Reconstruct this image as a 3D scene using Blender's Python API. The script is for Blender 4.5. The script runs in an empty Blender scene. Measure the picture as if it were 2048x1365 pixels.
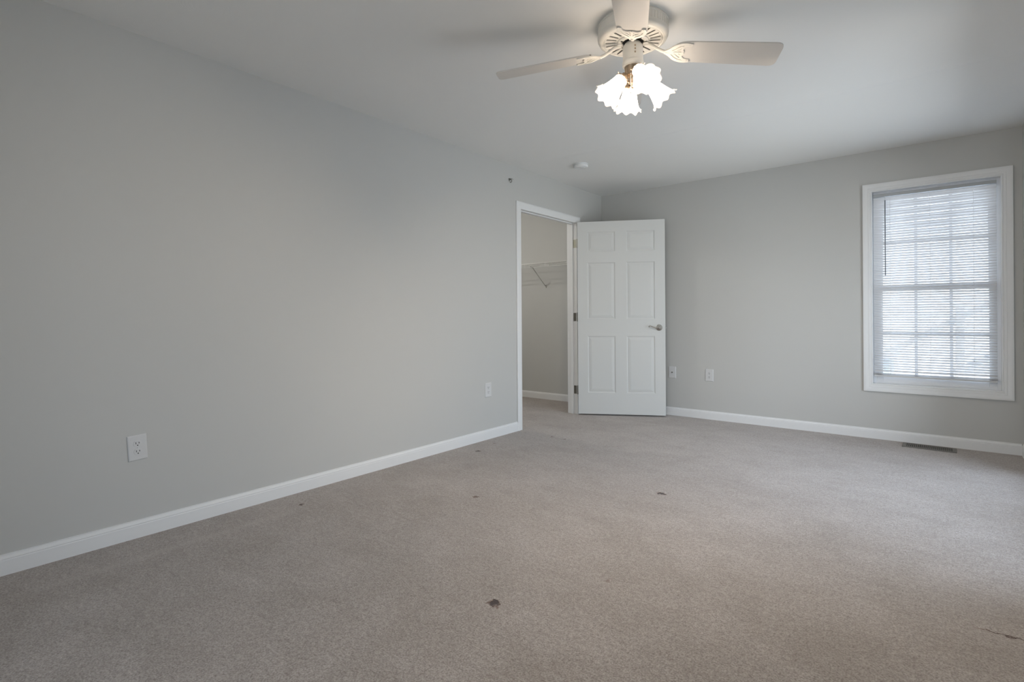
import bpy, bmesh, math, random
from mathutils import Vector, Matrix
random.seed(7)
PI = math.pi
SC = bpy.context.scene
COL = SC.collection

# ------------------------------------------------------------------ camera
YAW = 0.67807
cam_d = bpy.data.cameras.new('camera')
cam = bpy.data.objects.new('camera', cam_d); COL.objects.link(cam)
cam_d.sensor_width = 36; cam_d.lens = 18.490
cam_d.shift_y = -0.02415
cam_d.clip_start = 0.05
cam.matrix_world = (Matrix.Translation((0, 0, 1.0572)) @ Matrix.Rotation(YAW, 4, 'Z')
                    @ Matrix.Rotation(PI/2, 4, 'X') @ Matrix.Rotation(-0.00657, 4, 'Z'))
SC.camera = cam

# ------------------------------------------------------------------ view / render settings
SC.view_settings.view_transform = 'Standard'
SC.view_settings.look = 'None'
SC.view_settings.gamma = 1.0
SC.view_settings.exposure = 0.03
SC.view_settings.use_curve_mapping = False
SC.cycles.use_denoising = True
SC.cycles.max_bounces = 14
SC.cycles.diffuse_bounces = 9
SC.cycles.transparent_max_bounces = 16
SC.cycles.sample_clamp_indirect = 6.0

# ------------------------------------------------------------------ sky
SKY = 6.3
LAMP = 16.5
GLOW = 16.0
CLOSET = 22.0
w = bpy.data.worlds.new('sky'); SC.world = w; w.use_nodes = True
nt = w.node_tree; nt.nodes.clear()
wo = nt.nodes.new('ShaderNodeOutputWorld'); bg = nt.nodes.new('ShaderNodeBackground')
tc = nt.nodes.new('ShaderNodeTexCoord'); sp = nt.nodes.new('ShaderNodeSeparateXYZ')
cr = nt.nodes.new('ShaderNodeValToRGB'); mr = nt.nodes.new('ShaderNodeMapRange')
mr.inputs['From Min'].default_value = -1; mr.inputs['From Max'].default_value = 1
e = cr.color_ramp.elements
e[0].position = 0.0; e[0].color = (0.69, 0.72, 0.76, 1)
e[1].position = 1.0; e[1].color = (0.62, 0.75, 1.0, 1)
k = e.new(0.49); k.color = (0.72, 0.75, 0.79, 1)
k = e.new(0.53); k.color = (0.77, 0.85, 0.96, 1)
nt.links.new(tc.outputs['Generated'], sp.inputs[0]); nt.links.new(sp.outputs['Z'], mr.inputs['Value'])
nt.links.new(mr.outputs[0], cr.inputs[0]); nt.links.new(cr.outputs[0], bg.inputs[0])
bg.inputs[1].default_value = SKY
nt.links.new(bg.outputs[0], wo.inputs[0])

# room dimensions
XL, XR, YB, YF, H = -3.011, 0.505, 5.402, -1.35, 2.44
WT = 0.115                      # wall thickness
# glazed door in the right wall and window in the back wall
PD = (2.70, 4.80, 0.03, 2.03)    # y0 y1 z0 z1
WN = (-0.416, 0.388, 0.468, 2.091)  # x0 x1 z0 z1

FW = (-1.45, 0.15, 0.60, 2.00)     # x0 x1 z0 z1, added fill window in the front wall
def portal(name, loc, rot, sx, sy):
    d = bpy.data.lights.new(name, 'AREA'); d.shape = 'RECTANGLE'; d.size = sx; d.size_y = sy
    d.cycles.is_portal = True
    o = bpy.data.objects.new(name, d); COL.objects.link(o); o.location = loc; o.rotation_euler = rot
    return o
portal('daylight_portal', (XR+WT+0.01, (PD[0]+PD[1])/2, (PD[2]+PD[3])/2), (0, PI/2, 0), PD[3]-PD[2], PD[1]-PD[0])
portal('daylight_portal', ((WN[0]+WN[1])/2, YB+WT+0.06, (WN[2]+WN[3])/2), (-PI/2, 0, 0), WN[1]-WN[0], WN[3]-WN[2])

portal('daylight_portal', ((FW[0]+FW[1])/2, YF-WT-0.02, (FW[2]+FW[3])/2), (PI/2, 0, 0), FW[1]-FW[0], FW[3]-FW[2])

# ------------------------------------------------------------------ materials
def N(nt, t, **kw):
    n = nt.nodes.new(t)
    for a, b in kw.items(): setattr(n, a, b)
    return n
def mat(name, col, rough=0.5, metal=0.0, spec=0.5, bump=None, var=None):
    m = bpy.data.materials.new(name); m.use_nodes = True
    nt = m.node_tree; b = nt.nodes['Principled BSDF']
    b.inputs['Base Color'].default_value = (*col, 1)
    b.inputs['Roughness'].default_value = rough
    b.inputs['Metallic'].default_value = metal
    b.inputs['Specular IOR Level'].default_value = spec
    tc = N(nt, 'ShaderNodeTexCoord')
    if bump:
        sc, st, dist = bump
        n = N(nt, 'ShaderNodeTexNoise'); n.inputs['Scale'].default_value = sc; n.inputs['Detail'].default_value = 3
        bp = N(nt, 'ShaderNodeBump'); bp.inputs['Strength'].default_value = st; bp.inputs['Distance'].default_value = dist
        nt.links.new(tc.outputs['Object'], n.inputs['Vector']); nt.links.new(n.outputs['Fac'], bp.inputs['Height'])
        nt.links.new(bp.outputs[0], b.inputs['Normal'])
    if var:
        sc, amt = var
        n = N(nt, 'ShaderNodeTexNoise'); n.inputs['Scale'].default_value = sc; n.inputs['Detail'].default_value = 2
        mx = N(nt, 'ShaderNodeMix', data_type='RGBA')
        mx.inputs['A'].default_value = (*[c*(1-amt) for c in col], 1); mx.inputs['B'].default_value = (*[min(1, c*(1+amt)) for c in col], 1)
        nt.links.new(tc.outputs['Object'], n.inputs['Vector']); nt.links.new(n.outputs['Fac'], mx.inputs['Factor'])
        nt.links.new(mx.outputs['Result'], b.inputs['Base Color'])
    return m

M_wall = mat('grey_wall_paint', (0.515, 0.515, 0.498), 0.75, spec=0.25, bump=(90, 0.05, 0.001), var=(0.8, 0.012))
M_trim = mat('white_trim_paint', (0.73, 0.735, 0.735), 0.45, spec=0.35, var=(3, 0.01))
M_door = mat('white_door_paint', (0.62, 0.625, 0.61), 0.5, spec=0.35, bump=(160, 0.04, 0.0006), var=(2, 0.012))
M_vinyl = mat('white_vinyl', (0.74, 0.75, 0.77), 0.4, spec=0.4, var=(4, 0.01))
M_plate = mat('white_plate_plastic', (0.61, 0.61, 0.61), 0.35, var=(30, 0.01))
M_dark = mat('slot_shade_black', (0.012, 0.011, 0.010), 0.7, var=(40, 0.1))  # near-black stands in for the shade inside slots and openings
M_register = mat('register_brown_grey_metal', (0.17, 0.16, 0.145), 0.5, metal=0.3, var=(30, 0.1))
M_nickel = mat('brushed_nickel', (0.62, 0.60, 0.56), 0.22, metal=1.0, var=(40, 0.05))
M_hinge = mat('dull_hinge_metal', (0.20, 0.195, 0.17), 0.42, metal=0.7, var=(60, 0.15))
M_brasshinge = mat('pale_hinge_metal', (0.42, 0.41, 0.33), 0.4, metal=0.6, var=(60, 0.1))
M_fan = mat('almond_fan_enamel', (0.70, 0.67, 0.61), 0.32, spec=0.5, var=(8, 0.015))
M_blade = mat('almond_fan_blade', (0.63, 0.60, 0.56), 0.42, spec=0.4, var=(5, 0.02))
M_brass = mat('antique_brass', (0.42, 0.33, 0.24), 0.3, metal=0.85, var=(50, 0.2))
M_smoke = mat('detector_plastic', (0.70, 0.71, 0.71), 0.4, var=(20, 0.01))
M_wire = mat('white_coated_wire', (0.72, 0.72, 0.70), 0.4, var=(20, 0.01))
M_brace = mat('brace_enamel', (0.50, 0.50, 0.48), 0.4, var=(20, 0.05))
M_wand = mat('clear_grey_wand', (0.16, 0.17, 0.18), 0.25, var=(20, 0.05))
M_cord = mat('white_cord', (0.75, 0.75, 0.74), 0.8, var=(60, 0.03))
M_siding = mat('outside_siding', (0.62, 0.63, 0.64), 0.7, var=(1.5, 0.05))
M_lumber = mat('outside_lumber', (0.42, 0.41, 0.40), 0.8, var=(3, 0.1))
M_shutter = mat('outside_grey_panel', (0.34, 0.38, 0.40), 0.7, var=(3, 0.08))

def make_ceiling_mat():
    m = bpy.data.materials.new('ceiling_paint'); m.use_nodes = True; nt = m.node_tree
    b = nt.nodes['Principled BSDF']; b.inputs['Base Color'].default_value = (0.77, 0.77, 0.755, 1)
    b.inputs['Roughness'].default_value = 0.8; b.inputs['Specular IOR Level'].default_value = 0.2
    tc = N(nt, 'ShaderNodeTexCoord'); sep = N(nt, 'ShaderNodeSeparateXYZ')
    nt.links.new(tc.outputs['Object'], sep.inputs[0])
    # brushed swirl texture: rings inside random cells
    vo = N(nt, 'ShaderNodeTexVoronoi'); vo.inputs['Scale'].default_value = 2.6
    nz = N(nt, 'ShaderNodeTexNoise'); nz.inputs['Scale'].default_value = 6; nz.inputs['Detail'].default_value = 3
    a = N(nt, 'ShaderNodeMath', operation='MULTIPLY_ADD'); a.inputs[1].default_value = 420
    c = N(nt, 'ShaderNodeMath', operation='MULTIPLY'); c.inputs[1].default_value = 16
    s = N(nt, 'ShaderNodeMath', operation='SINE')
    nt.links.new(tc.outputs['Object'], vo.inputs['Vector']); nt.links.new(tc.outputs['Object'], nz.inputs['Vector'])
    nt.links.new(nz.outputs['Fac'], c.inputs[0]); nt.links.new(vo.outputs['Distance'], a.inputs[0])
    nt.links.new(c.outputs[0], a.inputs[2]); nt.links.new(a.outputs[0], s.inputs[0])
    # strength varies over the ceiling
    pz = N(nt, 'ShaderNodeTexNoise'); pz.inputs['Scale'].default_value = 1.7
    pr = N(nt, 'ShaderNodeMapRange'); pr.inputs['From Min'].default_value = 0.45; pr.inputs['From Max'].default_value = 0.65
    nt.links.new(tc.outputs['Object'], pz.inputs['Vector']); nt.links.new(pz.outputs['Fac'], pr.inputs['Value'])
    near = N(nt, 'ShaderNodeMapRange', interpolation_type='SMOOTHSTEP'); near.inputs['From Min'].default_value = 1.4; near.inputs['From Max'].default_value = 2.6
    near.inputs['To Min'].default_value = 1; near.inputs['To Max'].default_value = 0; nt.links.new(sep.outputs['Y'], near.inputs['Value'])
    pm_ = N(nt, 'ShaderNodeMath', operation='MULTIPLY'); nt.links.new(pr.outputs[0], pm_.inputs[0]); nt.links.new(near.outputs[0], pm_.inputs[1]); pr = pm_
    mu = N(nt, 'ShaderNodeMath', operation='MULTIPLY'); nt.links.new(s.outputs[0], mu.inputs[0]); nt.links.new(pr.outputs[0], mu.inputs[1])
    bp = N(nt, 'ShaderNodeBump'); bp.inputs['Strength'].default_value = 0.16; bp.inputs['Distance'].default_value = 0.0008
    nt.links.new(mu.outputs[0], bp.inputs['Height'])
    # taped drywall joint across the ceiling near the back wall
    sb = N(nt, 'ShaderNodeMath', operation='SUBTRACT'); sb.inputs[1].default_value = 3.85
    ab = N(nt, 'ShaderNodeMath', operation='ABSOLUTE')
    rr = N(nt, 'ShaderNodeMapRange', interpolation_type='SMOOTHSTEP'); rr.inputs['From Min'].default_value = 0.012; rr.inputs['From Max'].default_value = 0.035
    rr.inputs['To Min'].default_value = 1; rr.inputs['To Max'].default_value = 0
    nt.links.new(sep.outputs['Y'], sb.inputs[0]); nt.links.new(sb.outputs[0], ab.inputs[0]); nt.links.new(ab.outputs[0], rr.inputs['Value'])
    b2 = N(nt, 'ShaderNodeBump'); b2.inputs['Strength'].default_value = 0.5; b2.inputs['Distance'].default_value = 0.0045
    nt.links.new(rr.outputs[0], b2.inputs['Height']); nt.links.new(bp.outputs[0], b2.inputs['Normal'])
    nt.links.new(b2.outputs[0], b.inputs['Normal'])
    return m
M_ceil = make_ceiling_mat()

# burn holes and dents of the carpet: x, y, half length, half width
HOLES = [(-1.27, 1.462, 0.030, 0.022, 1.0), (-1.272, 2.975, 0.028, 0.020, 1.0), (-2.10, 2.262, 0.022, 0.016, 0.7),
         (-2.80, 3.040, 0.022, 0.020, 0.9), (-2.80, 1.560, 0.020, 0.016, 0.9), (-2.62, 3.80, 0.016, 0.012, 0.7),
         (-2.48, 3.78, 0.012, 0.010, 0.6), (-2.86, 3.30, 0.011, 0.011, 0.5), (-1.02, 1.87, 0.004, 0.022, 0.3)]
def make_carpet_mat():
    m = bpy.data.materials.new('taupe_carpet'); m.use_nodes = True; nt = m.node_tree
    b = nt.nodes['Principled BSDF']; b.inputs['Roughness'].default_value = 0.95
    b.inputs['Specular IOR Level'].default_value = 0.1
    b.inputs['Sheen Weight'].default_value = 0.25; b.inputs['Sheen Roughness'].default_value = 0.6
    tc = N(nt, 'ShaderNodeTexCoord'); P = tc.outputs['Object']
    def noise(sc, det=2, rough=0.5, vec=P, dist=0.0):
        n = N(nt, 'ShaderNodeTexNoise'); n.inputs['Scale'].default_value = sc; n.inputs['Detail'].default_value = det
        n.inputs['Roughness'].default_value = rough; n.inputs['Distortion'].default_value = dist
        nt.links.new(vec, n.inputs['Vector']); return n.outputs['Fac']
    def math_(op, a, b_=None, c=None):
        n = N(nt, 'ShaderNodeMath', operation=op)
        for i, v in enumerate((a, b_, c)):
            if v is None: continue
            if isinstance(v, (int, float)): n.inputs[i].default_value = v
            else: nt.links.new(v, n.inputs[i])
        return n.outputs[0]
    def rng(v, a, b_, c=0, d=1):
        n = N(nt, 'ShaderNodeMapRange'); n.inputs['From Min'].default_value = a; n.inputs['From Max'].default_value = b_
        n.inputs['To Min'].default_value = c; n.inputs['To Max'].default_value = d
        nt.links.new(v, n.inputs['Value']); return n.outputs[0]
    def mix(f, A, B):
        n = N(nt, 'ShaderNodeMix', data_type='RGBA')
        nt.links.new(f, n.inputs['Factor'])
        for k_, v in (('A', A), ('B', B)):
            if isinstance(v, tuple): n.inputs[k_].default_value = (*v, 1)
            else: nt.links.new(v, n.inputs[k_])
        return n.outputs['Result']
    fine = noise(170, 3, 0.7)
    fine2 = noise(520, 2, 0.6)
    mp = N(nt, 'ShaderNodeMapping'); mp.inputs['Scale'].default_value = (1.0, 1.5, 1); mp.inputs['Rotation'].default_value = (0, 0, 0.5)
    nt.links.new(P, mp.inputs['Vector'])
    patch = noise(2.3, 4, 0.6, mp.outputs[0], 0.6)
    streak = noise(9, 3, 0.6, mp.outputs[0], 1.2)
    clump = noise(60, 3, 0.65)
    tuft = math_('ADD', math_('MULTIPLY', clump, 0.25), math_('ADD', math_('MULTIPLY', fine, 0.55), math_('MULTIPLY', fine2, 0.2)))
    base = mix(rng(tuft, 0.40, 0.60), (0.195, 0.164, 0.142), (0.465, 0.420, 0.388))
    nap = math_('ADD', math_('MULTIPLY', rng(patch, 0.3, 0.7), 0.6), math_('MULTIPLY', rng(streak, 0.3, 0.7), 0.4))
    dk = N(nt, 'ShaderNodeMix', data_type='RGBA', blend_type='MULTIPLY'); dk.inputs['Factor'].default_value = 1
    nt.links.new(base, dk.inputs['A'])
    nt.links.new(mix(nap, (0.82, 0.80, 0.78), (1.14, 1.155, 1.17)), dk.inputs['B'])
    colr = dk.outputs['Result']
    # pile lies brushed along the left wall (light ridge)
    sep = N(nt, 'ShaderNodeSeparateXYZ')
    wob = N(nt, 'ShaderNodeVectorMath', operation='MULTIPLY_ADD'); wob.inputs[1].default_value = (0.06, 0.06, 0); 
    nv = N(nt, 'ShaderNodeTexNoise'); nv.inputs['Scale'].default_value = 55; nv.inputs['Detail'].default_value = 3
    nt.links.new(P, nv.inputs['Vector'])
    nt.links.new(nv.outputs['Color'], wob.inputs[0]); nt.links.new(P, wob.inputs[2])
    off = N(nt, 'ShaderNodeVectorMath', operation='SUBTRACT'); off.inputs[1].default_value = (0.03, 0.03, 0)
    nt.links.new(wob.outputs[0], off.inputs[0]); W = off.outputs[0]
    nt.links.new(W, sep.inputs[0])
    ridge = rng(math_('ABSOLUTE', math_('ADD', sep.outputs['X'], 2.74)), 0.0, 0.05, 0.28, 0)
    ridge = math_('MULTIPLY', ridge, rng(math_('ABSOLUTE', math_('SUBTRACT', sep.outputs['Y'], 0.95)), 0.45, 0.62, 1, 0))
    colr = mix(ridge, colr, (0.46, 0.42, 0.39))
    mask = None
    for (x, y, a, c, s) in HOLES:
        q = N(nt, 'ShaderNodeVectorMath', operation='SUBTRACT'); q.inputs[1].default_value = (x, y, 0); nt.links.new(W, q.inputs[0])
        q2 = N(nt, 'ShaderNodeVectorMath', operation='MULTIPLY'); q2.inputs[1].default_value = (1/a, 1/c, 0); nt.links.new(q.outputs[0], q2.inputs[0])
        ln = N(nt, 'ShaderNodeVectorMath', operation='LENGTH'); nt.links.new(q2.outputs[0], ln.inputs[0])
        r = rng(ln.outputs['Value'], 0.55, 1.1, s, 0)
        mask = r if mask is None else math_('MAXIMUM', mask, r)
    # open seam line in the lower right
    sm = rng(math_('ABSOLUTE', math_('SUBTRACT', sep.outputs['Y'], 2.352)), 0.002, 0.007, 0.8, 0)
    sm = math_('MULTIPLY', sm, rng(sep.outputs['X'], 0.09, 0.13, 0, 1))
    mask = math_('MAXIMUM', mask, sm)
    colr = mix(rng(mask, 0, 0.5), colr, (0.185, 0.120, 0.092)); colr = mix(rng(mask, 0.45, 0.9), colr, (0.045, 0.026, 0.02))
    nt.links.new(colr, b.inputs['Base Color'])
    hgt = math_('SUBTRACT', tuft, math_('MULTIPLY', mask, 1.2))
    bp = N(nt, 'ShaderNodeBump'); bp.inputs['Strength'].default_value = 0.7; bp.inputs['Distance'].default_value = 0.006
    nt.links.new(hgt, bp.inputs['Height'])
    b2 = N(nt, 'ShaderNodeBump'); b2.inputs['Strength'].default_value = 0.10; b2.inputs['Distance'].default_value = 0.012
    nt.links.new(streak, b2.inputs['Height']); nt.links.new(bp.outputs[0], b2.inputs['Normal'])
    nt.links.new(b2.outputs[0], b.inputs['Normal'])
    return m
M_carpet = make_carpet_mat()

def make_glass():
    m = bpy.data.materials.new('window_glass'); m.use_nodes = True; nt = m.node_tree; nt.nodes.clear()
    o = N(nt, 'ShaderNodeOutputMaterial'); t = N(nt, 'ShaderNodeBsdfTransparent'); g = N(nt, 'ShaderNodeBsdfGlossy')
    t.inputs[0].default_value = (0.95, 0.97, 0.97, 1); g.inputs['Roughness'].default_value = 0.0
    fr = N(nt, 'ShaderNodeFresnel'); fr.inputs[0].default_value = 1.2
    mx = N(nt, 'ShaderNodeMixShader'); nt.links.new(fr.outputs[0], mx.inputs[0])
    nt.links.new(t.outputs[0], mx.inputs[1]); nt.links.new(g.outputs[0], mx.inputs[2]); nt.links.new(mx.outputs[0], o.inputs[0])
    return m
M_glass = make_glass()
def make_slat_mat():
    m = bpy.data.materials.new('white_vinyl_slat'); m.use_nodes = True; nt = m.node_tree; nt.nodes.clear()
    o = N(nt, 'ShaderNodeOutputMaterial'); d = N(nt, 'ShaderNodeBsdfDiffuse'); t = N(nt, 'ShaderNodeBsdfTranslucent')
    d.inputs[0].default_value = (0.82, 0.82, 0.825, 1); t.inputs[0].default_value = (0.78, 0.77, 0.78, 1)
    mx = N(nt, 'ShaderNodeMixShader'); mx.inputs[0].default_value = 0.12
    nt.links.new(d.outputs[0], mx.inputs[1]); nt.links.new(t.outputs[0], mx.inputs[2]); nt.links.new(mx.outputs[0], o.inputs[0])
    return m
M_slat = make_slat_mat()
def make_shade_mat():
    m = bpy.data.materials.new('lit_frosted_glass'); m.use_nodes = True; nt = m.node_tree; nt.nodes.clear()
    o = N(nt, 'ShaderNodeOutputMaterial'); d = N(nt, 'ShaderNodeBsdfPrincipled'); t = N(nt, 'ShaderNodeEmission')
    d.inputs['Base Color'].default_value = (0.80, 0.78, 0.75, 1); d.inputs['Roughness'].default_value = 0.25
    at = N(nt, 'ShaderNodeAttribute'); at.attribute_name = 'glow'
    t.inputs[0].default_value = (1.0, 0.84, 0.68, 1)
    nt.links.new(at.outputs['Fac'], t.inputs[1])
    a = N(nt, 'ShaderNodeAddShader'); nt.links.new(d.outputs[0], a.inputs[0]); nt.links.new(t.outputs[0], a.inputs[1]); nt.links.new(a.outputs[0], o.inputs[0])
    return m
M_shade = make_shade_mat()
def make_bulb_mat():
    m = bpy.data.materials.new('lit_bulb'); m.use_nodes = True; nt = m.node_tree; nt.nodes.clear()
    o = N(nt, 'ShaderNodeOutputMaterial'); t = N(nt, 'ShaderNodeEmission')
    t.inputs[0].default_value = (1.0, 0.84, 0.66, 1); t.inputs[1].default_value = 100*LAMP
    nt.links.new(t.outputs[0], o.inputs[0]); return m
M_bulb = make_bulb_mat()

# ------------------------------------------------------------------ mesh helpers
def box(bm, x0, x1, y0, y1, z0, z1, M=None):
    vs = [bm.verts.new(v) for v in ((x0,y0,z0),(x1,y0,z0),(x1,y1,z0),(x0,y1,z0),(x0,y0,z1),(x1,y0,z1),(x1,y1,z1),(x0,y1,z1))]
    for f in ((3,2,1,0),(4,5,6,7),(0,1,5,4),(1,2,6,5),(2,3,7,6),(3,0,4,7)): bm.faces.new([vs[i] for i in f])
    if M is not None: bmesh.ops.transform(bm, matrix=M, verts=vs)
    return vs
def lathe(bm, prof, seg=48, M=None, cap0=True, cap1=True, fr=None):
    rings = []
    allv = []
    for (r, z) in prof:
        ring = []
        for i in range(seg):
            a = 2*PI*i/seg
            rr, zz = (r, z) if fr is None else fr(r, z, a)
            ring.append(bm.verts.new((rr*math.cos(a), rr*math.sin(a), zz)))
        rings.append(ring); allv += ring
    for A, B in zip(rings, rings[1:]):
        for i in range(seg):
            j = (i+1) % seg; bm.faces.new((A[i], A[j], B[j], B[i]))
    if cap0: bm.faces.new(list(reversed(rings[0])))
    if cap1: bm.faces.new(rings[-1])
    if M is not None: bmesh.ops.transform(bm, matrix=M, verts=allv)
    return allv
def tube(bm, pts, r, seg=8, M=None):
    pts = [Vector(p) for p in pts]; rings = []; allv = []
    up = None
    for i, p in enumerate(pts):
        t = (pts[min(i+1, len(pts)-1)] - pts[max(i-1, 0)]).normalized()
        if up is None: up = Vector((0, 0, 1)) if abs(t.z) < 0.9 else Vector((1, 0, 0))
        n = (up - t*up.dot(t)).normalized(); bnm = t.cross(n); up = n
        rr = r[i] if isinstance(r, (list, tuple)) else r
        ring = [bm.verts.new(p + n*math.cos(2*PI*k/seg)*rr + bnm*math.sin(2*PI*k/seg)*rr) for k in range(seg)]
        rings.append(ring); allv += ring
    for A, B in zip(rings, rings[1:]):
        for i in range(seg):
            j = (i+1) % seg; bm.faces.new((A[i], A[j], B[j], B[i]))
    bm.faces.new(list(reversed(rings[0]))); bm.faces.new(rings[-1])
    if M is not None: bmesh.ops.transform(bm, matrix=M, verts=allv)
    return allv
def prism(bm, poly, z0, z1, M=None):
    a = [bm.verts.new((x, y, z0)) for x, y in poly]; b = [bm.verts.new((x, y, z1)) for x, y in poly]
    n = len(poly)
    bm.faces.new(list(reversed(a))); bm.faces.new(b)
    for i in range(n):
        j = (i+1) % n; bm.faces.new((a[i], a[j], b[j], b[i]))
    if M is not None: bmesh.ops.transform(bm, matrix=M, verts=a+b)
    return a+b
def sweep(bm, prof, frames, closed=False):
    """prof: list of (a, b); frames: functions (a, b) -> point."""
    rings = [[bm.verts.new(f(a, b)) for a, b in prof] for f in frames]
    n = len(prof); pairs = list(zip(rings, rings[1:]))
    if closed: pairs.append((rings[-1], rings[0]))
    for A, B in pairs:
        for i in range(n):
            j = (i+1) % n; bm.faces.new((A[i], A[j], B[j], B[i]))
    if not closed:
        bm.faces.new(list(reversed(rings[0]))); bm.faces.new(rings[-1])
def link(name, bm, m, parent=None, smooth=None, bevel=None, M=None):
    if M is not None: bmesh.ops.transform(bm, matrix=M, verts=bm.verts)
    bmesh.ops.recalc_face_normals(bm, faces=bm.faces)
    me = bpy.data.meshes.new(name); bm.to_mesh(me); bm.free()
    me.materials.append(m)
    o = bpy.data.objects.new(name, me); COL.objects.link(o)
    if parent is not None: o.parent = parent
    if bevel:
        md = o.modifiers.new('bevel', 'BEVEL'); md.width = bevel; md.segments = 2; md.limit_method = 'ANGLE'; md.angle_limit = math.radians(40)
    if smooth is not None:
        me.shade_smooth()
        me.set_sharp_from_angle(angle=math.radians(smooth))
    return o
def tag(o, label=None, cat=None, group=None, kind=None):
    if label: o['label'] = label
    if cat: o['category'] = cat
    if group: o['group'] = group
    if kind: o['kind'] = kind
    return o
def empty(name, loc=(0, 0, 0), rz=0):
    o = bpy.data.objects.new(name, None); COL.objects.link(o); o.location = loc; o.rotation_euler = (0, 0, rz)
    o.empty_display_size = 0.05
    return o
def structure(name, bm, m, label=None, cat=None, **kw):
    return tag(link(name, bm, m, **kw), label, cat, None, 'structure')

# ------------------------------------------------------------------ room shell
JL, JR, JH = 3.872, 4.845, 2.060      # closet doorway
CX = -4.90                            # closet depth
CY0, CY1 = 3.20, 5.48
XO = XL - WT
# floor with one carpet through room and closet
bm = bmesh.new(); box(bm, CX-0.1, XR+WT, YF-WT, YB+WT+0.12, -0.06, 0.0)
structure('floor', bm, M_carpet, 'worn taupe carpet with burn marks covering the room and closet floor', 'carpet')
bm = bmesh.new(); box(bm, CX-0.1, XR+WT, YF-WT, YB+WT+0.12, H, H+0.1)
structure('ceiling', bm, M_ceil, 'white ceiling with faint swirl texture and a taped joint', 'ceiling')
bm = bmesh.new()
box(bm, XO, XL, YF, JL-0.02, 0, H); box(bm, XO, XL, JR+0.02, YB, 0, H); box(bm, XO, XL, JL-0.02, JR+0.02, JH+0.02, H)
structure('wall_left', bm, M_wall, 'long light grey left wall with the closet doorway', 'wall')
bm = bmesh.new()
x0, x1, z0, z1 = WN
box(bm, XO, x0-0.02, YB, YB+WT, 0, H); box(bm, x1+0.02, XR+WT, YB, YB+WT, 0, H)
box(bm, x0-0.02, x1+0.02, YB, YB+WT, 0, z0-0.02); box(bm, x0-0.02, x1+0.02, YB, YB+WT, z1+0.02, H)
structure('wall_back', bm, M_wall, 'light grey back wall holding the blind covered window', 'wall')
bm = bmesh.new()
box(bm, XR, XR+WT, YF, PD[0], 0, H); box(bm, XR, XR+WT, PD[1], YB, 0, H); box(bm, XR, XR+WT, PD[0], PD[1], PD[3], H)
structure('wall_right', bm, M_wall, 'grey right wall with a glazed patio door, mostly outside the frame', 'wall')
bm = bmesh.new(); box(bm, XO, FW[0], YF-WT, YF, 0, H); box(bm, FW[1], XR+WT, YF-WT, YF, 0, H)
box(bm, FW[0], FW[1], YF-WT, YF, 0, FW[2]); box(bm, FW[0], FW[1], YF-WT, YF, FW[3], H)
structure('wall_front', bm, M_wall, 'grey wall behind the camera', 'wall')
bm = bmesh.new()
box(bm, CX-0.1, CX, CY0, CY1, 0, H); box(bm, CX-0.1, XO, CY0-0.1, CY0, 0, H); box(bm, CX-0.1, XO, CY1, CY1+0.1, 0, H)
structure('wall_closet', bm, M_wall, 'grey walls inside the walk-in closet beyond the doorway', 'wall')

# baseboards
BB = [(0, 0), (0.013, 0), (0.013, 0.060), (0.0115, 0.064), (0.0125, 0.068), (0.0085, 0.076), (0.006, 0.079), (0.0055, 0.085), (0, 0.085)]
def base_run(name, label, segs):
    bm = bmesh.new()
    for p, q, n in segs:      # from p to q, profile offset direction n
        sweep(bm, BB, [lambda a, b, p=p, n=n: (p[0]+n[0]*a, p[1]+n[1]*a, b), lambda a, b, q=q, n=n: (q[0]+n[0]*a, q[1]+n[1]*a, b)])
    return structure(name, bm, M_trim, label, 'baseboard')
base_run('baseboard_left', 'white baseboard along the long left wall', [((XL, YF), (XL, 3.803), (1, 0)), ((XL, 4.912), (XL, YB), (1, 0))])
base_run('baseboard_back', 'white baseboard along the back wall under the window', [((XL+0.013, YB), (XR-0.013, YB), (0, -1))])
base_run('baseboard_right', 'white baseboard at the foot of the right wall', [((XR, YF), (XR, PD[0]-0.07), (-1, 0)), ((XR, PD[1]+0.07), (XR, YB), (-1, 0))])
base_run('baseboard_closet', 'white baseboard inside the closet seen through the doorway', [((CX, CY1), (XO, CY1), (0, -1)), ((CX, CY0), (CX, CY1-0.013), (1, 0))])

# ------------------------------------------------------------------ closet door
door = tag(empty('door_1', (0, 0, 0)), 'open white six panel closet door in its cased opening at the far left corner', 'door', None, 'structure')
# casing, mitred U with colonial profile; a = distance outward from the inner edge, b = protrusion
CP = [(0, 0), (0, 0.010), (0.006, 0.0125), (0.012, 0.0115), (0.030, 0.0135), (0.044, 0.0175), (0.052, 0.0185), (0.060, 0.0175), (0.068, 0.012), (0.068, 0)]
bm = bmesh.new()
ci0, ci1, cih = 3.870, 4.846, 2.056
sweep(bm, CP, [lambda a, b: (XL+b, ci0-a, 0), lambda a, b: (XL+b, ci0-a, cih+a), lambda a, b: (XL+b, ci1+a, cih+a), lambda a, b: (XL+b, ci1+a, 0)])
link('door_casing', bm, M_trim, door, smooth=30)
bm = bmesh.new()
box(bm, XO, XL, JL-0.02, JL, 0, JH+0.02); box(bm, XO, XL, JR, JR+0.02, 0, JH+0.02); box(bm, XO, XL, JL, JR, JH, JH+0.02)
link('door_jamb', bm, M_trim, door, bevel=0.001)
bm = bmesh.new()
s0, s1 = XL-0.038-0.034, XL-0.038
box(bm, s0, s1, JL, JL+0.011, 0, JH-0.011); box(bm, s0, s1, JR-0.011, JR, 0, JH-0.011); box(bm, s0, s1, JL, JR, JH-0.011, JH)
link('door_stop', bm, M_trim, door, bevel=0.0015)
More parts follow.
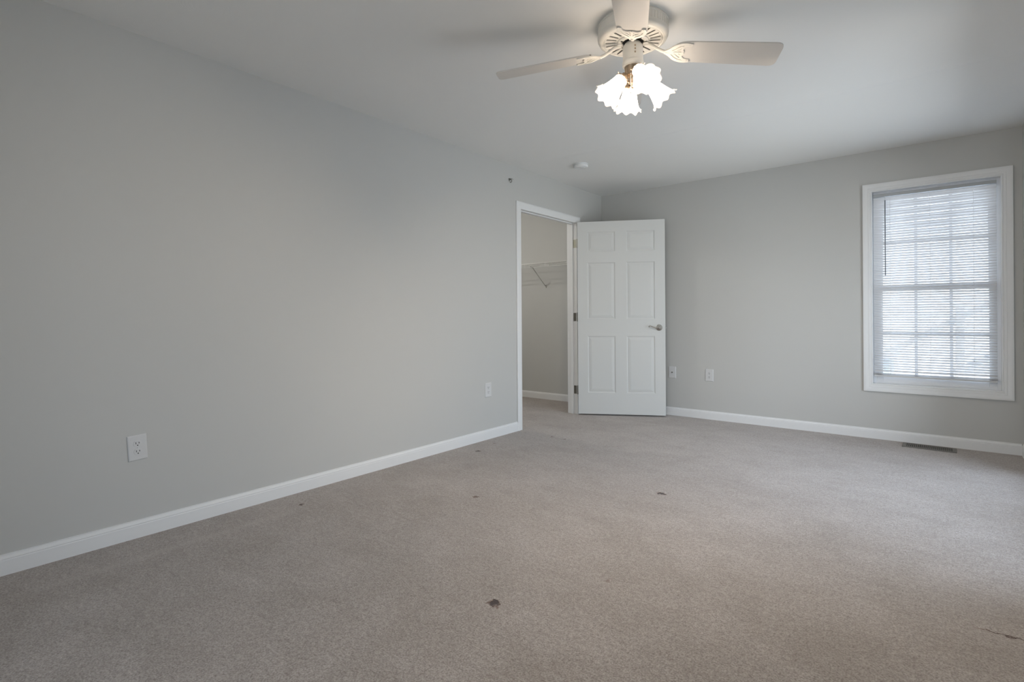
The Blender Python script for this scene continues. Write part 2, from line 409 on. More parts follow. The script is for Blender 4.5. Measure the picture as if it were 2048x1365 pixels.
# leaf: local u along the leaf, v = depth (0 = face towards the room as it stands open), z up
LW, LT, LZ0, LZ1 = 0.901, 0.035, 0.016, 2.056
leaf_org = (-2.970, 4.806); leaf_th = math.radians(29)
ML = Matrix.Translation((leaf_org[0], leaf_org[1], 0)) @ Matrix.Rotation(leaf_th, 4, 'Z')
us = [0, 0.104, 0.392, 0.509, 0.796, LW]; zs = [LZ0, 0.242, 0.841, 1.021, 1.620, 1.735, 1.945, LZ1]
PR = [(0.000, 0.0), (0.004, 0.0045), (0.010, 0.0065), (0.016, 0.0065), (0.019, 0.0045), (0.040, 0.0010)]
bm = bmesh.new()
for side in (0, 1):
    vy = lambda d: (d if side == 0 else LT-d)
    for i in range(5):
        for j in range(7):
            a0, a1, b0, b1 = us[i], us[i+1], zs[j], zs[j+1]
            q = lambda ins, d: [bm.verts.new(v) for v in ((a0+ins, vy(d), b0+ins), (a1-ins, vy(d), b0+ins), (a1-ins, vy(d), b1-ins), (a0+ins, vy(d), b1-ins))]
            if i in (1, 3) and j in (1, 3, 5):
                rings = [q(*p) for p in PR]
                for A, B in zip(rings, rings[1:]):
                    for k_ in range(4):
                        l_ = (k_+1) % 4; bm.faces.new((A[k_], A[l_], B[l_], B[k_]))
                bm.faces.new(rings[-1])
            else:
                bm.faces.new(q(0, 0))
for f in (((0,0,LZ0),(0,LT,LZ0),(0,LT,LZ1),(0,0,LZ1)), ((LW,0,LZ0),(LW,LT,LZ0),(LW,LT,LZ1),(LW,0,LZ1)),
          ((0,0,LZ0),(LW,0,LZ0),(LW,LT,LZ0),(0,LT,LZ0)), ((0,0,LZ1),(LW,0,LZ1),(LW,LT,LZ1),(0,LT,LZ1))):
    bm.faces.new([bm.verts.new(v) for v in f])
bmesh.ops.remove_doubles(bm, verts=bm.verts, dist=1e-5)
leaf = link('door_leaf', bm, M_door, door, M=ML)
# hinges
for k_, zc in enumerate((1.835, 1.045, 0.262)):
    bm = bmesh.new()
    hh = 0.044
    box(bm, -0.0015, 0.0, 0.004, LT, zc-hh, zc+hh, ML)                      # plate on the leaf's edge
    lathe(bm, [(0.0048, zc-hh-0.004), (0.0058, zc-hh), (0.0058, zc+hh), (0.0048, zc+hh+0.004)], 14, ML @ Matrix.Translation((-0.006, LT+0.004, 0)))
    box(bm, XL-0.036, XL-0.002, JR-0.0015, JR, zc-hh, zc+hh)                # plate on the jamb
    link('door_hinge', bm, M_brasshinge if k_ == 0 else M_hinge, door, bevel=0.0006)
# lever handle: rosette and curved lever on both faces
for side in (0, 1):
    S = ML @ Matrix.Translation((0.838, 0 if side == 0 else LT, 0.930)) @ Matrix.Rotation(PI/2 if side == 0 else -PI/2, 4, 'X')
    bm = bmesh.new()
    # local: z points away from the face
    lathe(bm, [(0.0320, 0.0), (0.0335, 0.003), (0.0325, 0.006), (0.0270, 0.009), (0.0240, 0.010), (0.0220, 0.013), (0.0150, 0.016), (0.0125, 0.030), (0.0125, 0.048), (0.0105, 0.052)], 36, S, cap0=False)
    sg = 1 if side == 0 else -1
    pts = [(0, 0, 0.045), (-0.018, 0.006*sg, 0.047), (-0.040, -0.002*sg, 0.048), (-0.062, -0.0*sg + 0.006*sg, 0.048), (-0.082, 0.015*sg, 0.047), (-0.098, 0.019*sg, 0.045), (-0.106, 0.013*sg, 0.043), (-0.104, 0.006*sg, 0.042)]
    tube(bm, pts, [0.009, 0.0085, 0.0065, 0.0055, 0.0055, 0.006, 0.0065, 0.0055], 12, S)
    link('door_handle', bm, M_nickel, leaf, smooth=45)
bm = bmesh.new(); box(bm, LW, LW+0.0015, 0.005, 0.030, 0.90, 0.96, ML); box(bm, LW+0.0015, LW+0.010, 0.011, 0.024, 0.922, 0.938, ML)
link('latch', bm, M_nickel, leaf, bevel=0.001)

# ------------------------------------------------------------------ back window
win = tag(empty('window_1', (0, 0, 0)), 'white double-hung window with divided panes behind the lowered blind', 'window', None, 'structure')
bm = bmesh.new()
WC = [(0, 0), (0, 0.008), (0.004, 0.011), (0.009, 0.011), (0.011, 0.009), (0.016, 0.0125), (0.028, 0.014), (0.030, 0.0125), (0.038, 0.015), (0.048, 0.0175), (0.056, 0.0185), (0.066, 0.017), (0.067, 0.0)]
y_ = YB
sweep(bm, WC, [lambda a, b: (x0-a, y_-b, z0-a), lambda a, b: (x1+a, y_-b, z0-a), lambda a, b: (x1+a, y_-b, z1+a), lambda a, b: (x0-a, y_-b, z1+a)], closed=True)
link('window_casing', bm, M_trim, win, smooth=25)
bm = bmesh.new()   # jamb box
yo = YB+WT+0.03
box(bm, x0-0.02, x0, YB, yo, z0-0.02, z1+0.02); box(bm, x1, x1+0.02, YB, yo, z0-0.02, z1+0.02)
box(bm, x0, x1, YB, yo, z0-0.02, z0); box(bm, x0, x1, YB, yo, z1, z1+0.02)
link('window_jamb', bm, M_trim, win, bevel=0.001)
bm = bmesh.new()   # vinyl frame liner
ly0, ly1 = YB+0.052, YB+0.130
box(bm, x0, x0+0.022, ly0, ly1, z0, z1); box(bm, x1-0.022, x1, ly0, ly1, z0, z1)
box(bm, x0+0.022, x1-0.022, ly0, ly1, z0, z0+0.018); box(bm, x0+0.022, x1-0.022, ly0, ly1, z1-0.018, z1)
link('window_frame', bm, M_vinyl, win, bevel=0.002)
def sash(yc, za, zb, name):
    a, b = x0+0.022, x1-0.022; t = 0.016
    bm = bmesh.new()
    box(bm, a, a+0.045, yc-t, yc+t, za, zb); box(bm, b-0.045, b, yc-t, yc+t, za, zb)
    box(bm, a+0.045, b-0.045, yc-t, yc+t, za, za+0.040); box(bm, a+0.045, b-0.045, yc-t, yc+t, zb-0.040, zb)
    s = link(name, bm, M_vinyl, win, bevel=0.002)
    bm = bmesh.new(); ga, gb = a+0.045, b-0.045
    for k_ in (1, 2):
        c = ga+(gb-ga)*k_/3; box(bm, c-0.011, c+0.011, yc-0.007, yc+0.007, za+0.04, zb-0.04)
    zc = (za+zb)/2+0.0
    for k_ in range(3):
        box(bm, ga+(gb-ga)*k_/3+(0.011 if k_ else 0), ga+(gb-ga)*(k_+1)/3-(0.011 if k_ < 2 else 0), yc-0.007, yc+0.007, zc-0.011, zc+0.011)
    link('muntins', bm, M_vinyl, s, bevel=0.001)
    bm = bmesh.new(); box(bm, ga, gb, yc-0.0015, yc+0.0015, za+0.04, zb-0.04)
    link('glass_pane', bm, M_glass, s)
    return s
sash(YB+0.072, z0+0.014, 1.287, 'window_sash'); sash(YB+0.108, 1.247, z1-0.016, 'window_sash')

# mini blind: one thing hanging in front of the sashes
bl = tag(empty('window_blind', (-0.021, YB+0.030, 2.085)), 'lowered white mini blind with tilted slats filling the only visible window', 'blind')
bx0, bx1 = -0.388, 0.386      # local x extents
bm = bmesh.new()
box(bm, bx0, bx1, -0.013, 0.013, -0.040, -0.014)
link('headrail', bm, mat('shaded_headrail_grey', (0.40, 0.415, 0.425), 0.4, var=(20, 0.02)), bl, bevel=0.0015)  # grey carries the shade on the headrail's unlit front
bm = bmesh.new()
tilt = math.radians(43); pitch = 0.0205; ch = 0.0125
zt = -0.054; nsl = 72
for i in range(nsl):
    zc = zt - i*pitch
    prof = []
    for s_, crown in ((-1, 0), (-0.5, 0.0013), (0, 0.0018), (0.5, 0.0013), (1, 0)):
        d = s_*ch
        # room edge (-y) is the higher one
        yy = d*math.cos(tilt) + crown*math.sin(tilt); zz = -d*math.sin(tilt) + crown*math.cos(tilt)
        prof.append((yy, zz))
    th = 0.00035
    ring = prof + [(a, b-th) for a, b in reversed(prof)]
    sag = 0.0006*math.sin(i*2.1)
    rings = []
    for xx in (bx0, 0.0, bx1):
        rings.append([bm.verts.new((xx, a, zc+b+(sag if xx == 0 else 0))) for a, b in ring])
    for A, B in zip(rings, rings[1:]):
        for k_ in range(len(ring)):
            l_ = (k_+1) % len(ring); bm.faces.new((A[k_], A[l_], B[l_], B[k_]))
    bm.faces.new(rings[0]); bm.faces.new(list(reversed(rings[-1])))
link('slats', bm, M_slat, bl, smooth=40)
zb = zt - (nsl-1)*pitch
bm = bmesh.new()          # slats gathered on the bottom rail
for i in range(5):
    box(bm, bx0, bx1, -0.0125, 0.0125, zb-0.034+i*0.0035, zb-0.0330+i*0.0035)
link('gathered_slats', bm, M_slat, bl)
bm = bmesh.new(); box(bm, bx0, bx1, -0.012, 0.012, zb-0.050, zb-0.036)
link('bottom_rail', bm, M_plate, bl, bevel=0.002)
bm = bmesh.new()
for cx in (-0.274, -0.011, 0.253):
    for yy in (-0.0125, 0.0125): tube(bm, [(cx, yy, -0.040), (cx, yy, zb-0.04)], 0.0008, 5)
link('ladder_cords', bm, M_cord, bl)
bm = bmesh.new()
tube(bm, [(-0.306, -0.014, -0.036), (-0.306, -0.019, -0.050), (-0.306, -0.019, -0.072)], 0.0016, 6)
link('wand_hook', bm, M_plate, bl)
bm = bmesh.new(); tube(bm, [(-0.306, -0.019, -0.072), (-0.306, -0.019, -0.707)], 0.0036, 8)
link('tilt_wand', bm, M_wand, bl, smooth=60)

# ------------------------------------------------------------------ patio door in the right wall (beyond the frame; the room's main daylight)
pdo = tag(empty('door_2', (0, 0, 0)), 'white framed sliding glass patio door in the right wall', 'door', None, 'structure')
py0, py1, pz0, pz1 = PD
bm = bmesh.new()
box(bm, XR, XR+WT, py0, py0+0.03, 0, pz1); box(bm, XR, XR+WT, py1-0.03, py1, 0, pz1)
box(bm, XR, XR+WT, py0+0.03, py1-0.03, pz1-0.03, pz1); box(bm, XR, XR+WT, py0+0.03, py1-0.03, 0, pz0)
link('door_frame', bm, M_trim, pdo, bevel=0.002)
bm = bmesh.new()
sweep(bm, CP, [lambda a, b: (XR-b, py0-a, 0), lambda a, b: (XR-b, py0-a, pz1+a), lambda a, b: (XR-b, py1+a, pz1+a), lambda a, b: (XR-b, py1+a, 0)])
link('door_casing', bm, M_trim, pdo, smooth=30)
pm = (py0+py1)/2
for k_, (a, b, xc) in enumerate(((py0+0.03, pm+0.03, XR+0.035), (pm-0.03, py1-0.03, XR+0.080))):
    bm = bmesh.new(); t = 0.017
    box(bm, xc-t, xc+t, a, a+0.06, pz0, pz1-0.03); box(bm, xc-t, xc+t, b-0.06, b, pz0, pz1-0.03)
    box(bm, xc-t, xc+t, a+0.06, b-0.06, pz0, pz0+0.07); box(bm, xc-t, xc+t, a+0.06, b-0.06, pz1-0.09, pz1-0.03)
    s = link('sliding_panel', bm, M_vinyl, pdo, bevel=0.002)
    bm = bmesh.new(); box(bm, xc-0.002, xc+0.002, a+0.06, b-0.06, pz0+0.07, pz1-0.09)
    link('glass_pane', bm, M_glass, s)

# unseen window added behind the camera to fill the near room with light
wf = tag(empty('fill_window', (0, 0, 0)), 'unseen wide white window added behind the camera for fill light', 'window', None, 'structure')
bm = bmesh.new()
sweep(bm, WC, [lambda a, b: (FW[0]-a, YF+b, FW[2]-a), lambda a, b: (FW[1]+a, YF+b, FW[2]-a), lambda a, b: (FW[1]+a, YF+b, FW[3]+a), lambda a, b: (FW[0]-a, YF+b, FW[3]+a)], closed=True)
link('window_casing', bm, M_trim, wf, smooth=25)
bm = bmesh.new(); fy0, fy1 = YF-WT, YF-0.06
box(bm, FW[0], FW[0]+0.05, fy0, fy1, FW[2], FW[3]); box(bm, FW[1]-0.05, FW[1], fy0, fy1, FW[2], FW[3])
box(bm, FW[0]+0.05, FW[1]-0.05, fy0, fy1, FW[2], FW[2]+0.05); box(bm, FW[0]+0.05, FW[1]-0.05, fy0, fy1, FW[3]-0.05, FW[3])
fm = (FW[0]+FW[1])/2; box(bm, fm-0.03, fm+0.03, fy0, fy1, FW[2]+0.05, FW[3]-0.05)
link('window_frame', bm, M_vinyl, wf, bevel=0.002)
bm = bmesh.new(); box(bm, FW[0]+0.05, fm-0.03, YF-0.09, YF-0.086, FW[2]+0.05, FW[3]-0.05); box(bm, fm+0.03, FW[1]-0.05, YF-0.09, YF-0.086, FW[2]+0.05, FW[3]-0.05)
link('glass_pane', bm, M_glass, wf)

# closet ceiling light (lights the closet wall and the shelf's shadow lines)
cl = tag(empty('closet_light', (-4.25, 4.0, H)), 'small round flush light on the closet ceiling', 'ceiling light')
bm = bmesh.new(); lathe(bm, [(0.075, 0.0), (0.077, -0.010), (0.070, -0.018)], 40)
link('base', bm, M_trim, cl, smooth=30)
mcl = bpy.data.materials.new('lit_closet_globe'); mcl.use_nodes = True; ncl = mcl.node_tree; ncl.nodes.clear()
oc_ = N(ncl, 'ShaderNodeOutputMaterial'); ec_ = N(ncl, 'ShaderNodeEmission'); ec_.inputs[0].default_value = (1.0, 0.96, 0.90, 1); ec_.inputs[1].default_value = 12*CLOSET
ncl.links.new(ec_.outputs[0], oc_.inputs[0])
bm = bmesh.new(); lathe(bm, [(0.066, -0.018), (0.066, -0.035), (0.056, -0.055), (0.036, -0.068), (0.012, -0.073)], 40)
link('globe', bm, mcl, cl, smooth=60)

# ------------------------------------------------------------------ outlets and wall plates
def make_outlet(name, loc, rz, label, roll=0.0, coax=False, group=None):
    """local: plate in the xz plane, +y points into the wall; z up"""
    r = empty(name, loc, rz); r.rotation_euler = (0, roll, rz)
    tag(r, label, 'cable plate' if coax else 'outlet', group)
    pw, ph, pt = 0.040, 0.061, 0.0055
    bm = bmesh.new()
    f = lambda a, d: [bm.verts.new(v) for v in ((-pw+a, -d, -ph+a), (pw-a, -d, -ph+a), (pw-a, -d, ph-a), (-pw+a, -d, ph-a))]
    rings = [f(0, 0), f(0, 0.0025), f(0.0018, 0.0042), f(0.005, pt)]
    for A, B in zip(rings, rings[1:]):
        for k_ in range(4): bm.faces.new((A[k_], A[(k_+1) % 4], B[(k_+1) % 4], B[k_]))
    bm.faces.new(rings[-1]); bm.faces.new(rings[0])
    link('cover_plate', bm, M_plate, r)
    RX = Matrix.Rotation(PI/2, 4, 'X')    # z -> -y
    if coax:
        bm = bmesh.new()
        lathe(bm, [(0.0075, pt), (0.0075, pt+0.003), (0.0048, pt+0.003), (0.0048, pt+0.011)], 6, RX)
        link('coax_connector', bm, M_hinge, r)
        for s_ in (-1, 1):
            bm = bmesh.new(); lathe(bm, [(0.003, pt), (0.0024, pt+0.0012)], 12, Matrix.Translation((0, 0, s_*0.042)) @ RX)
            link('screw', bm, M_plate, r)
        return r
    for s_ in (-1, 1):
        zc = s_*0.0195
        bm = bmesh.new()
        poly = []
        for k_ in range(32):
            a = 2*PI*k_/32; x = 0.0172*math.cos(a); y = max(-0.0142, min(0.0142, 0.0172*math.sin(a))); poly.append((x, y))
        prism(bm, poly, pt-0.001, pt+0.0016, Matrix.Translation((0, 0, zc)) @ RX)
        rc = link('receptacle', bm, M_plate, r, bevel=0.0004)
        bm = bmesh.new()
        for sx, hgt in ((-0.0064, 0.0046), (0.0064, 0.0038)):
            box(bm, sx-0.0013, sx+0.0013, -(pt+0.0019), -(pt+0.0012), zc+0.0035-hgt, zc+0.0035+hgt)
        lathe(bm, [(0.0027, pt+0.0012), (0.0027, pt+0.0019)], 14, Matrix.Translation((0, 0, zc-0.0075)) @ RX)
        link('slots', bm, M_dark, rc)
    bm = bmesh.new(); lathe(bm, [(0.0030, pt), (0.0022, pt+0.0014)], 12, RX)
    link('screw', bm, M_plate, r)
    return r
G_OUT = 'white duplex outlets on the walls'
make_outlet('wall_outlet', (XL, 0.842, 0.434), PI/2, 'slightly crooked white duplex outlet, the large near one on the left wall', -0.055, group=G_OUT)
make_outlet('wall_outlet', (XL, 3.402, 0.423), PI/2, 'white duplex outlet on the left wall just before the closet doorway', 0.0, group=G_OUT)
make_outlet('wall_outlet', (-1.788, YB, 0.446), 0, 'white duplex outlet on the back wall between the door and the window', 0.0, group=G_OUT)
make_outlet('cable_plate', (-2.175, YB, 0.453), 0, 'white wall plate with a single coax connector, right beside the open door', 0.0, coax=True)

# ------------------------------------------------------------------ floor register under the window
vr = tag(empty('floor_register', (-0.046, 5.272, 0.0), math.radians(-0.5)), 'dark metal floor register with narrow slots in the carpet below the window', 'vent')
rw, rd = 0.168, 0.078
bm = bmesh.new()
ix, iy = rw-0.024, rd-0.022
box(bm, -rw, rw, -rd, -iy, 0.0, 0.007); box(bm, -rw, rw, iy, rd, 0.0, 0.007)
box(bm, -rw, -ix, -iy, iy, 0.0, 0.007); box(bm, ix, rw, -iy, iy, 0.0, 0.007)
link('frame', bm, M_register, vr, bevel=0.002)
bm = bmesh.new()
ns = 24
for i in range(ns+1):
    c = -ix + (2*ix)*i/ns
    box(bm, c-0.0027, c+0.0027, -iy, iy, 0.0015, 0.0062)
box(bm, -ix, ix, -0.002, 0.002, 0.0015, 0.0060)
link('grille_bars', bm, M_register, vr)
bm = bmesh.new(); box(bm, -ix, ix, -iy, iy, 0.0002, 0.0012)
link('duct_shade_sheet', bm, M_dark, vr)  # dark sheet in place of the shade down the duct

# ------------------------------------------------------------------ smoke detector
sd = tag(empty('smoke_detector', (-2.512, 4.135, H)), 'round white smoke detector on the ceiling above the closet doorway', 'smoke detector')
bm = bmesh.new(); lathe(bm, [(0.066, 0.0), (0.067, -0.004), (0.066, -0.010)], 48)
link('mounting_base', bm, M_smoke, sd, smooth=30)
bm = bmesh.new(); lathe(bm, [(0.0600, -0.009), (0.0600, -0.013), (0.0640, -0.0135), (0.0640, -0.028), (0.060, -0.033), (0.050, -0.036), (0.046, -0.0365), (0.045, -0.0345), (0.040, -0.0345), (0.039, -0.0375), (0.0, -0.039)][:-1], 48)
link('cover', bm, M_smoke, sd, smooth=30)
bm = bmesh.new(); lathe(bm, [(0.010, -0.037), (0.0095, -0.0395), (0.006, -0.0402)], 20, Matrix.Translation((0.012, -0.01, 0)))
link('test_button', bm, M_plate, sd, smooth=30)

# ------------------------------------------------------------------ small metal hook high on the left wall
hk = tag(empty('wall_hook', (XL, 3.712, 2.300)), 'tiny dark metal screw hook high on the left wall beside the doorway', 'hook')
RY = Matrix.Rotation(PI/2, 4, 'Y')
bm = bmesh.new(); lathe(bm, [(0.013, 0.0), (0.013, 0.002), (0.008, 0.005), (0.005, 0.006)], 20, RY)
link('escutcheon', bm, M_hinge, hk, smooth=40)
bm = bmesh.new()
pts = [(0.003, 0, 0.0), (0.016, 0, 0.0)]
for k_ in range(11):
    a = PI/2 - k_*PI*1.25/10
    pts.append((0.016+0.013*math.cos(a), 0.004*k_/10, -0.013+0.013*math.sin(a)))
tube(bm, pts, 0.0032, 8)
tube(bm, [(0.006, 0.002, 0.008), (0.016, 0.014, 0.010), (0.022, 0.030, 0.004)], 0.0022, 6)
link('hook', bm, M_hinge, hk, smooth=60)

# ------------------------------------------------------------------ wire shelf in the closet
ws = tag(empty('wire_shelf', (-3.9, CY1, 1.700)), 'white ventilated wire shelf on the closet wall seen through the doorway', 'shelf')
sx0, sx1, sd_ = CX+3.9+0.02, -3.90*-1+XO-0.02, 0.300
bm = bmesh.new()
for yy, zz, rr in ((-sd_, 0.0, 0.0032), (-sd_, -0.043, 0.0032), (-0.012, 0.0, 0.0030), (-sd_/2, -0.004, 0.0030)):
    tube(bm, [(sx0, yy, zz), (sx1, yy, zz)], rr, 8)
link('long_rods', bm, M_wire, ws, smooth=60)
bm = bmesh.new()
n = int((sx1-sx0)/0.0254)
for i in range(n+1):
    x = sx0+0.006+i*0.0254
    tube(bm, [(x, -0.010, 0.003), (x, -sd_-0.002, 0.003), (x, -sd_-0.003, -0.012)] if i % 12 else [(x, -0.010, 0.003), (x, -sd_-0.002, 0.003), (x, -sd_-0.004, -0.043)], 0.0014 if i % 12 else 0.003, 5)
tag(link('cross_wires', bm, M_wire, ws), kind=None)
bm = bmesh.new()
bxp = 0.012
tube(bm, [(bxp, -sd_+0.01, -0.030), (bxp+0.02, -sd_+0.03, -0.045), (bxp+0.030, -0.012, -0.262)], 0.0055, 8)
box(bm, bxp+0.022, bxp+0.038, -0.012, 0.0, -0.285, -0.245)
link('support_brace', bm, M_brace, ws, smooth=50)
for x in (-0.5, -0.2, 0.1, 0.4, 0.65):
    bm = bmesh.new(); box(bm, x-0.008, x+0.008, -0.018, 0.0, -0.010, 0.012)
    link('wall_clip', bm, M_wire, ws, bevel=0.002)

# ------------------------------------------------------------------ ceiling fan
Rt = Vector((math.cos(YAW), math.sin(YAW), 0)); Fw = Vector((-math.sin(YAW), math.cos(YAW), 0))
hub = Rt*0.582 + Fw*2.497
fan = tag(empty('ceiling_fan', (hub.x, hub.y, H), YAW), 'cream ceiling fan mounted flush with four lit ruffled glass lamps', 'ceiling fan')
# housing
bm = bmesh.new()
lathe(bm, [(0.158, 0.0), (0.160, -0.006), (0.164, -0.008), (0.1645, -0.014), (0.162, -0.016), (0.162, -0.050), (0.1645, -0.052), (0.1645, -0.058), (0.163, -0.068), (0.157, -0.078), (0.148, -0.083), (0.142, -0.084), (0.140, -0.0825), (0.134, -0.0825)], 96, cap0=False, cap1=False)
hs = link('motor_housing', bm, M_fan, fan, smooth=35)
bm = bmesh.new()     # vertical ribs around the housing
for i in range(60):
    a = 2*PI*i/60
    box(bm, 0.1610, 0.1632, -0.0016, 0.0016, -0.049, -0.017, Matrix.Rotation(a, 4, 'Z'))
link('housing_ribs', bm, M_fan, hs)
# slotted bottom disc: ring with 24 radial openings
bm = bmesh.new()
NS = 24; r0, r1, ra, rb = 0.062, 0.136, 0.082, 0.127
for i in range(NS):
    a0 = 2*PI*i/NS; da = 2*PI/NS
    hw = 0.0050
    def P(r, a, z=-0.0825): return bm.verts.new((r*math.cos(a), r*math.sin(a), z))
    # wedge between slot centres; slot centred on the wedge
    angA = [a0, a0+da]
    sa = lambda r, s: a0+da/2+s*hw/r
    def quad(*pts):
        top = [P(*p) for p in pts]; lo = [P(*p, -0.079) for p in pts]
        bm.faces.new(top); bm.faces.new(list(reversed(lo)))
        for k_ in range(len(pts)):
            l_ = (k_+1) % len(pts); bm.faces.new((top[k_], top[l_], lo[l_], lo[k_]))
    quad((r0, a0), (r0, a0+da), (ra, a0+da), (ra, sa(ra, 1)), (ra-0.003, a0+da/2), (ra, sa(ra, -1)), (ra, a0))
    quad((rb, a0), (rb, sa(rb, -1)), (rb+0.003, a0+da/2), (rb, sa(rb, 1)), (rb, a0+da), (r1, a0+da), (r1, a0))
    quad((ra, a0), (ra, sa(ra, -1)), (rb, sa(rb, -1)), (rb, a0))
    quad((ra, sa(ra, 1)), (ra, a0+da), (rb, a0+da), (rb, sa(rb, 1)))
link('vent_plate', bm, M_fan, hs)
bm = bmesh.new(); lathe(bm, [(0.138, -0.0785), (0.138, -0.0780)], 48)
link('motor_shadow_plate', bm, M_dark, hs)  # dark disc paints the shade seen through the vent slots
# flywheel
bm = bmesh.new(); lathe(bm, [(0.072, -0.080), (0.073, -0.088), (0.068, -0.093), (0.058, -0.094), (0.056, -0.089), (0.050, -0.089)], 64, cap0=False, cap1=False)
link('flywheel', bm, M_fan, fan, smooth=35)
bm = bmesh.new(); lathe(bm, [(0.052, -0.0875), (0.052, -0.0870)], 40)
for i in range(8):
    box(bm, 0.0565, 0.0665, -0.004, 0.004, -0.0955, -0.0935, Matrix.Rotation(2*PI*(i+0.5)/8, 4, 'Z'))
link('flywheel_shade_patches', bm, M_dark, fan)  # dark disc and blocks drawn for the shaded gaps of the flywheel
# switch housing
bm = bmesh.new()
lathe(bm, [(0.034, -0.089), (0.040, -0.095), (0.0455, -0.105), (0.047, -0.115), (0.047, -0.178), (0.0495, -0.180), (0.0505, -0.186), (0.0495, -0.194), (0.0475, -0.200), (0.042, -0.203)], 64, cap0=False)
link('switch_housing', bm, M_fan, fan, smooth=35)
bm = bmesh.new()
for z in (-0.122, -0.137, -0.152): box(bm, -0.0035, 0.0035, -0.0485, -0.046, z-0.004, z+0.004)
link('reverse_switch', bm, M_brass, fan, bevel=0.0008)
# light kit fitter in ribbed antique brass
bm = bmesh.new()
lathe(bm, [(0.040, -0.200), (0.038, -0.208), (0.035, -0.226), (0.037, -0.238), (0.035, -0.246), (0.026, -0.256), (0.016, -0.262), (0.011, -0.272), (0.014, -0.278), (0.011, -0.288), (0.005, -0.293)], 48,
      fr=lambda r, z, a: (r*(1+0.06*math.cos(14*a)) if -0.240 < z < -0.204 else r, z))
fit = link('light_fitter', bm, M_brass, fan, smooth=30)

# blades with brackets
PIT = math.radians(12); DRP0 = math.atan2(0.053, 0.456)
def rounded(poly, r, n=5):
    out = []
    m = len(poly)
    for i in range(m):
        p0, p1, p2 = Vector(poly[i-1]), Vector(poly[i]), Vector(poly[(i+1) % m])
        rr = r[i]
        if rr <= 0: out.append(tuple(p1)); continue
        a = p1+(p0-p1).normalized()*rr; b = p1+(p2-p1).normalized()*rr
        for k_ in range(n+1):
            t = k_/n; q = a*(1-t)**2 + p1*2*t*(1-t) + b*t*t; out.append((q.x, q.y))
    return out
def bez(pts, n=8):
    """Catmull-Rom through pts"""
    out = []
    for i in range(len(pts)-1):
        p0 = Vector(pts[max(i-1, 0)]); p1 = Vector(pts[i]); p2 = Vector(pts[i+1]); p3 = Vector(pts[min(i+2, len(pts)-1)])
        for k_ in range(n):
            t = k_/n
            out.append(tuple(0.5*((2*p1)+(-p0+p2)*t+(2*p0-5*p1+4*p2-p3)*t*t+(-p0+3*p1-3*p2+p3)*t**3)))
    out.append(tuple(pts[-1])); return out
def ribbon(bm, pts, w, z0, z1, M):
    """flat raised scroll of width w along 2D pts"""
    P_ = [Vector(p) for p in pts]; L, R = [], []
    for i, p in enumerate(P_):
        t = (P_[min(i+1, len(P_)-1)]-P_[max(i-1, 0)]).normalized(); nn = Vector((-t.y, t.x))
        ww = w if not isinstance(w, (list, tuple)) else w[0]+(w[1]-w[0])*i/(len(P_)-1)
        L.append(p+nn*ww/2); R.append(p-nn*ww/2)
    vL0 = [bm.verts.new((p.x, p.y, z0)) for p in L]; vR0 = [bm.verts.new((p.x, p.y, z0)) for p in R]
    vL1 = [bm.verts.new((p.x, p.y, z1)) for p in L]; vR1 = [bm.verts.new((p.x, p.y, z1)) for p in R]
    for i in range(len(L)-1):
        bm.faces.new((vL0[i], vL0[i+1], vR0[i+1], vR0[i])); bm.faces.new((vL1[i], vR1[i], vR1[i+1], vL1[i+1]))
        bm.faces.new((vL0[i], vL1[i], vL1[i+1], vL0[i+1])); bm.faces.new((vR0[i], vR0[i+1], vR1[i+1], vR1[i]))
    for s_ in (0, -1): bm.faces.new((vL0[s_], vR0[s_], vR1[s_], vL1[s_]))
    bmesh.ops.transform(bm, matrix=M, verts=vL0+vR0+vL1+vR1)
